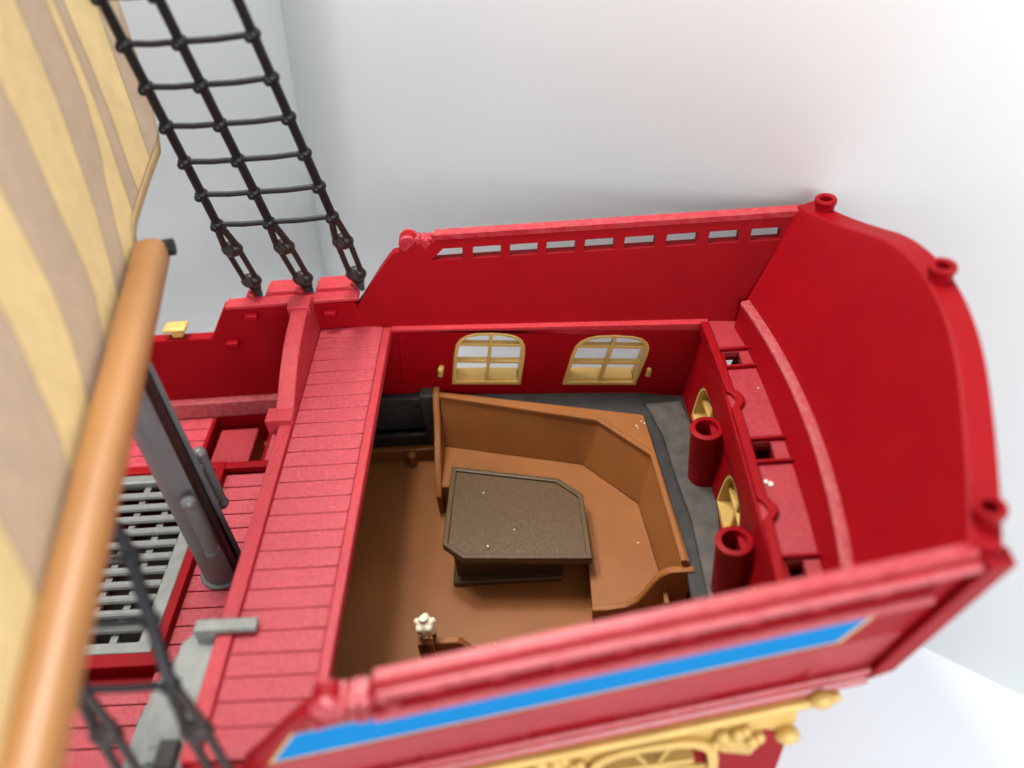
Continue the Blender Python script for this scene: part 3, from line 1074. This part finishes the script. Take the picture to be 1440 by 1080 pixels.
# printed stripe edges: (height, position across the sail), left to right
EDGES = [
    [(8, -22), (30, -22)],
    [(7.5, -13.4), (9.77, -12.42), (10.73, -11.87), (11.65, -11.53), (16, -10.6), (30, -9.5)],
    [(8, -9.5), (9.47, -8.26), (10.54, -7.23), (11.8, -6.67), (13.03, -6.12), (17, -5.2), (30, -4.4)],
    [(8, -6.6), (9.1, -5.44), (10, -4.56), (11.09, -3.56), (12.66, -2.77), (14, -2.52), (15.43, -2.3), (30, -1.9)],
    [(8, -3.6), (9.74, -1.79), (10.58, -0.57), (11.83, 0.05), (13.39, 0.41), (14.7, 0.75), (16, 1.05), (30, 1.3)],
    [(8, -0.7), (9.19, 0.63), (10.46, 1.81), (11.97, 2.88), (13.31, 3.5), (15.29, 4.24), (17.2, 4.55), (30, 5.0)],
    [(8, 1.0), (9.19, 2.46), (11.17, 3.92), (12.92, 5.3), (14.7, 6.2), (16.33, 6.5), (30, 6.8)],
    [(8, 4.2), (10, 5.3), (12.89, 6.41), (14.39, 6.85), (15.99, 7.1), (30, 7.6)],
    [(8, 5.9), (10.58, 6.62), (11.6, 6.86), (13.53, 7.45), (15.49, 7.72), (30, 8.2)],
    [(8, 8.0), (10.8, 8.7), (13.11, 9.32), (14.89, 9.67), (16.74, 10.0), (30, 10.8)],
    [(8, 13.5), (30, 13.5)],
]
KIND = [0, 1, 0, 1, 0, 1, 0, 1, 0, 1]


def edge(k, z):
    pts = EDGES[k]
    if z <= pts[0][0]:
        return pts[0][1]
    for (z0, s0), (z1, s1) in zip(pts, pts[1:]):
        if z <= z1:
            return s0 + (s1 - s0) * (z - z0) / (z1 - z0)
    return pts[-1][1]


q = MB()
HEM = 0.42
NZ = 44


def sail_z(j, f):
    if j < 3:
        return f + (0, HEM, HEM + 0.05)[j]
    return f + HEM + 0.05 + (30 - f - HEM - 0.05) * ((j - 2) / (NZ - 2)) ** 1.25


for k in range(10):
    fr = [0, 0.0001] + [m / 6 for m in range(1, 7)]
    for fi_, (fa, fb) in enumerate(zip(fr, fr[1:])):
        grid = []
        for j in range(NZ + 1):
            row = []
            for ff in (fa, fb):
                z = 10.0
                for _ in range(4):      # height and position depend on each other at the foot
                    s_ = lerp(edge(k, z), edge(k + 1, z), ff)
                    if fi_ == 0 and ff == fb or fi_ == 1 and ff == fa:
                        s_ = edge(k, z) + 0.05
                    s_ = min(s_, sail_right(z))
                    z = sail_z(j, sail_foot(s_))
                row.append(sail_pt(s_, z))
            grid.append(row)
        for j in range(NZ):
            quad = [grid[j][0], grid[j][1], grid[j + 1][1], grid[j + 1][0]]
            if (quad[0] - quad[1]).length < 1e-4 and (quad[2] - quad[3]).length < 1e-4:
                continue
            mi = 0 if j == 0 else (2 if j == 1 or (fi_ == 0 and k > 0) else KIND[k])
            q.poly(quad, mi)
o = q.build("sail", [TAN, TAUPE, STITCH], ship)
md = o.modifiers.new("thick", 'SOLIDIFY')
md.thickness = 0.0006
sail = o
q = MB()
for k in range(40):
    za, zb = 10.9 + 0.45 * k, 10.9 + 0.45 * (k + 1)
    q.poly([sail_pt(sail_right(za) - 0.28, za, 0.05), sail_pt(sail_right(za) + 0.03, za, 0.05), sail_pt(sail_right(zb) + 0.03, zb, 0.05), sail_pt(sail_right(zb) - 0.28, zb, 0.05)])
q.build("leech_hem", TAN, sail)
q = MB()
pts = [(-16 + 0.8 * k) for k in range(26)]
for sa, sb in zip(pts, pts[1:]):
    q.poly([sail_pt(sa, 17.3, 0.05), sail_pt(sb, 17.3, 0.05), sail_pt(sb, 17.5, 0.05), sail_pt(sa, 17.5, 0.05)])
q.build("reef_line", STITCH, sail)

# ---- shrouds: rope ladders with deadeyes at the foot
for s in (1, -1):
    root = bpy.data.objects.new("shroud", None)
    COL.objects.link(root)
    root.location = Vector((-3.6, s * 12.45, 1.7)) * S
    root.parent = ship
    root.matrix_parent_inverse = parent_world(ship).inverted()
    root.empty_display_size = 0.01
    lean = math.radians(17)
    ey = V(0, -s * math.sin(lean), math.cos(lean))
    if s > 0:       # far side, taut
        feet = [V(-6.32, 12.45, 1.75), V(-3.68, 12.48, 1.65), V(-1.02, 12.49, 1.68)]
        H0 = 5.1
        paths = []
        for k, (ix, sl) in enumerate([(-6.55, 0.016), (-4.12, -0.022), (-1.15, -0.045)]):
            paths.append([feet[k]] + [V(ix + sl * (h - 5), feet[k].y, feet[k].z) + ey * h for h in (5.1, 29)])
        NR = 12
    else:           # near side, leaning inboard to the mast and passing in front of the sail foot
        base = [V(-1.5, -12.9, -0.2), V(-2.9, -11.0, 4.0), V(-3.87, -8.4, 7.2), V(-5.35, -7.0, 9.9), V(-8.6, -4.2, 16.2)]
        paths = [[p + V(-2.72 * (2 - k), 0, 0) for p in base] for k in range(3)]
        feet = [p[0] for p in paths]
        H0 = (base[1] - base[0]).length
        NR = 6

    def rp(k, h):
        pts = paths[k]
        for p, q_ in zip(pts, pts[1:]):
            L_ = (q_ - p).length
            if h <= L_ or q_ is pts[-1]:
                return p + (q_ - p) * (h / L_)
            h -= L_
    STEP = 1.93
    for k in range(3):
        q = MB()
        q.tube([rp(k, H0 - 0.1 + 0.5 * j) for j in range(int(NR * STEP / 0.5) + 1)], 0.20, 10)
        for j in range(NR):
            q.ball(rp(k, H0 + STEP * j), 0.31, (1, 1, 0.85))
            q.ball(rp(k, H0 + STEP * j) + V(-0.12, -s * 0.16, -0.08), 0.2)
        q.build("rope", BLACK, root)
        # deadeye assembly
        q = MB()
        f0 = feet[k]
        top = rp(k, H0)
        ax = (top - f0).normalized()
        L = (top - f0).length
        sd = ax.cross(V(0, 1, 0)).normalized()
        P = lambda h, w=0: f0 + ax * h + sd * w
        q.tube([P(-0.3), P(0.5)], 0.26, 12, scale=[0.5, 1.1])
        for hh in (0.95, L * 0.66):
            q.ball(P(hh), 0.46, (1.15, 0.75, 0.9))
            q.lathe([(0.0, 0.42), (0.18, 0.42), (0.22, 0.34), (0.22, 0.0)], P(hh), axis=V(0, -s, 0.3), n=14)
        for w in (-0.3, 0.3):
            q.tube([P(0.95, w), P(L * 0.66, w)], 0.14, 10)
            q.tube([P(L * 0.66, w * 1.1), P(L - 0.1, w * 0.35)], 0.16, 10)
            q.tube([P(0.4, w * 0.5), P(0.95, w * 1.1)], 0.14, 8)
        q.build("deadeye", DARKB, root)
    for j in range(NR):
        q = MB()
        p = [rp(0, H0 + STEP * j), rp(1, H0 + STEP * j), rp(2, H0 + STEP * j)]
        sag = V(0, 0, -0.05)
        q.tube([p[0], lerp(p[0], p[1], 0.5) + sag, p[1], lerp(p[1], p[2], 0.5) + sag, p[2]], 0.13, 8)
        q.build("ratline", BLACK, root)

# ------------------------------------------------------------------ hatch grating
gr = thing("hatch_grating", "grey slatted grating lying in the red hatch frame beside the mast", "grating", (-11.8, 1.2, ZM))
GT = DZ + 0.35
q = MB()
q.prism([(-14.55, -4.05), (-9.05, -4.05), (-9.05, 6.4), (-14.55, 6.4)], [[(-14.0, -3.5), (-9.75, -3.5), (-9.75, 5.85), (-14.0, 5.85)]],
        lambda u, v: V(u, v, GT), lambda u, v: V(u, v, GT - 0.6))
q.build("frame", STEEL, gr, bevel=0.07)
nb = 11
for k in range(nb):
    y = -3.5 + 9.35 * (k + 1) / (nb + 1)
    q = MB()
    q.tube([(-14.0, y, GT - 0.2), (-9.75, y, GT - 0.2)], 0.2, 10)
    q.build("slat", STEEL, gr)
for x in (-11.1, -12.5):
    q = MB()
    q.box(x - 0.16, x + 0.16, -3.5, 5.85, GT - 0.62, GT - 0.36)
    q.build("cross_bar", STEEL, gr)

# ------------------------------------------------------------------ grey stair hooked on the walkway
st = thing("boarding_stair", "grey plastic stair hooked over the near edge of the red planked walkway", "stair", (-5, -8.5, ZM))
q = MB()
q.prism([(-5.6, -11.6), (-5.3, -6.75), (-4.85, -6.25), (-3.98, -6.25), (-3.98, -11.6)], [[(-5.25, -10.72), (-4.75, -10.72), (-4.75, -10.62), (-5.25, -10.62)], [(-5.25, -11.25), (-4.75, -11.25), (-4.75, -11.15), (-5.25, -11.15)]], lambda u, v: V(u, v, -0.25), lambda u, v: V(u, v, -0.6))
q.build("platform", STEEL, st, bevel=0.06)
q = MB()
q.box(-4.8, -4.15, -11.5, -10.5, -0.26, 0.05)  # dark block standing in for the shadowed opening in the stair
q.build("opening_shadow", DARKB, st, bevel=0.05)
q = MB()
q.box(-4.75, -2.45, -6.75, -6.2, 0.11, 0.36)
q.box(-4.75, -4.0, -6.75, -6.2, -0.4, 0.12)
q.build("hook", STEEL, st, bevel=0.08)
for k in range(5):
    q = MB()
    q.box(-6.1 - 0.55 * k, -5.4 - 0.55 * k, -10.6, -7.2, -1.2 - 0.85 * k, -1.0 - 0.85 * k)
    q.build("step", STEEL, st, bevel=0.05)
for y in (-7.2, -10.8):
    q = MB()
    q.prism([(-5.3, -0.3), (-4.4, -0.3), (-7.6, ZM), (-8.8, ZM)], [], lambda u, v: V(u, y, v), lambda u, v: V(u, y + 0.25, v))
    q.build("stringer", STEEL, st, bevel=0.05)

# ------------------------------------------------------------------ crumbs of dust
q = MB()
spots = [(4.7, 4.3, -5.41), (6.2, 1.9, -5.41), (5.0, 0.9, -5.28), (12.6, 6.9, ZT), (12.35, 6.6, ZT), (12.75, 6.75, ZT), (12.4, 6.45, ZT),
         (11.9, 1.6, ZS), (12.4, -0.9, ZS), (5.1, -2.3, ZF), (3.4, 5.0, ZF), (12.0, -1.2, ZS), (16.35, -1.6, SH), (16.5, -1.75, SH), (17.2, 3.8, SH), (13.9, 7.0, ZL)]
for x, y, z in spots:
    r = random.uniform(0.03, 0.055) * (2.0 if x > 16 and y < 0 else 1)
    q.ball((x, y, z + r * 0.5), r, (1, 1.2, 0.7))
o = q.build("crumbs", CRUMB)
o['kind'] = 'stuff'
o['label'] = "white crumbs scattered over the table, bench and stern shelf"
o['category'] = "crumbs"
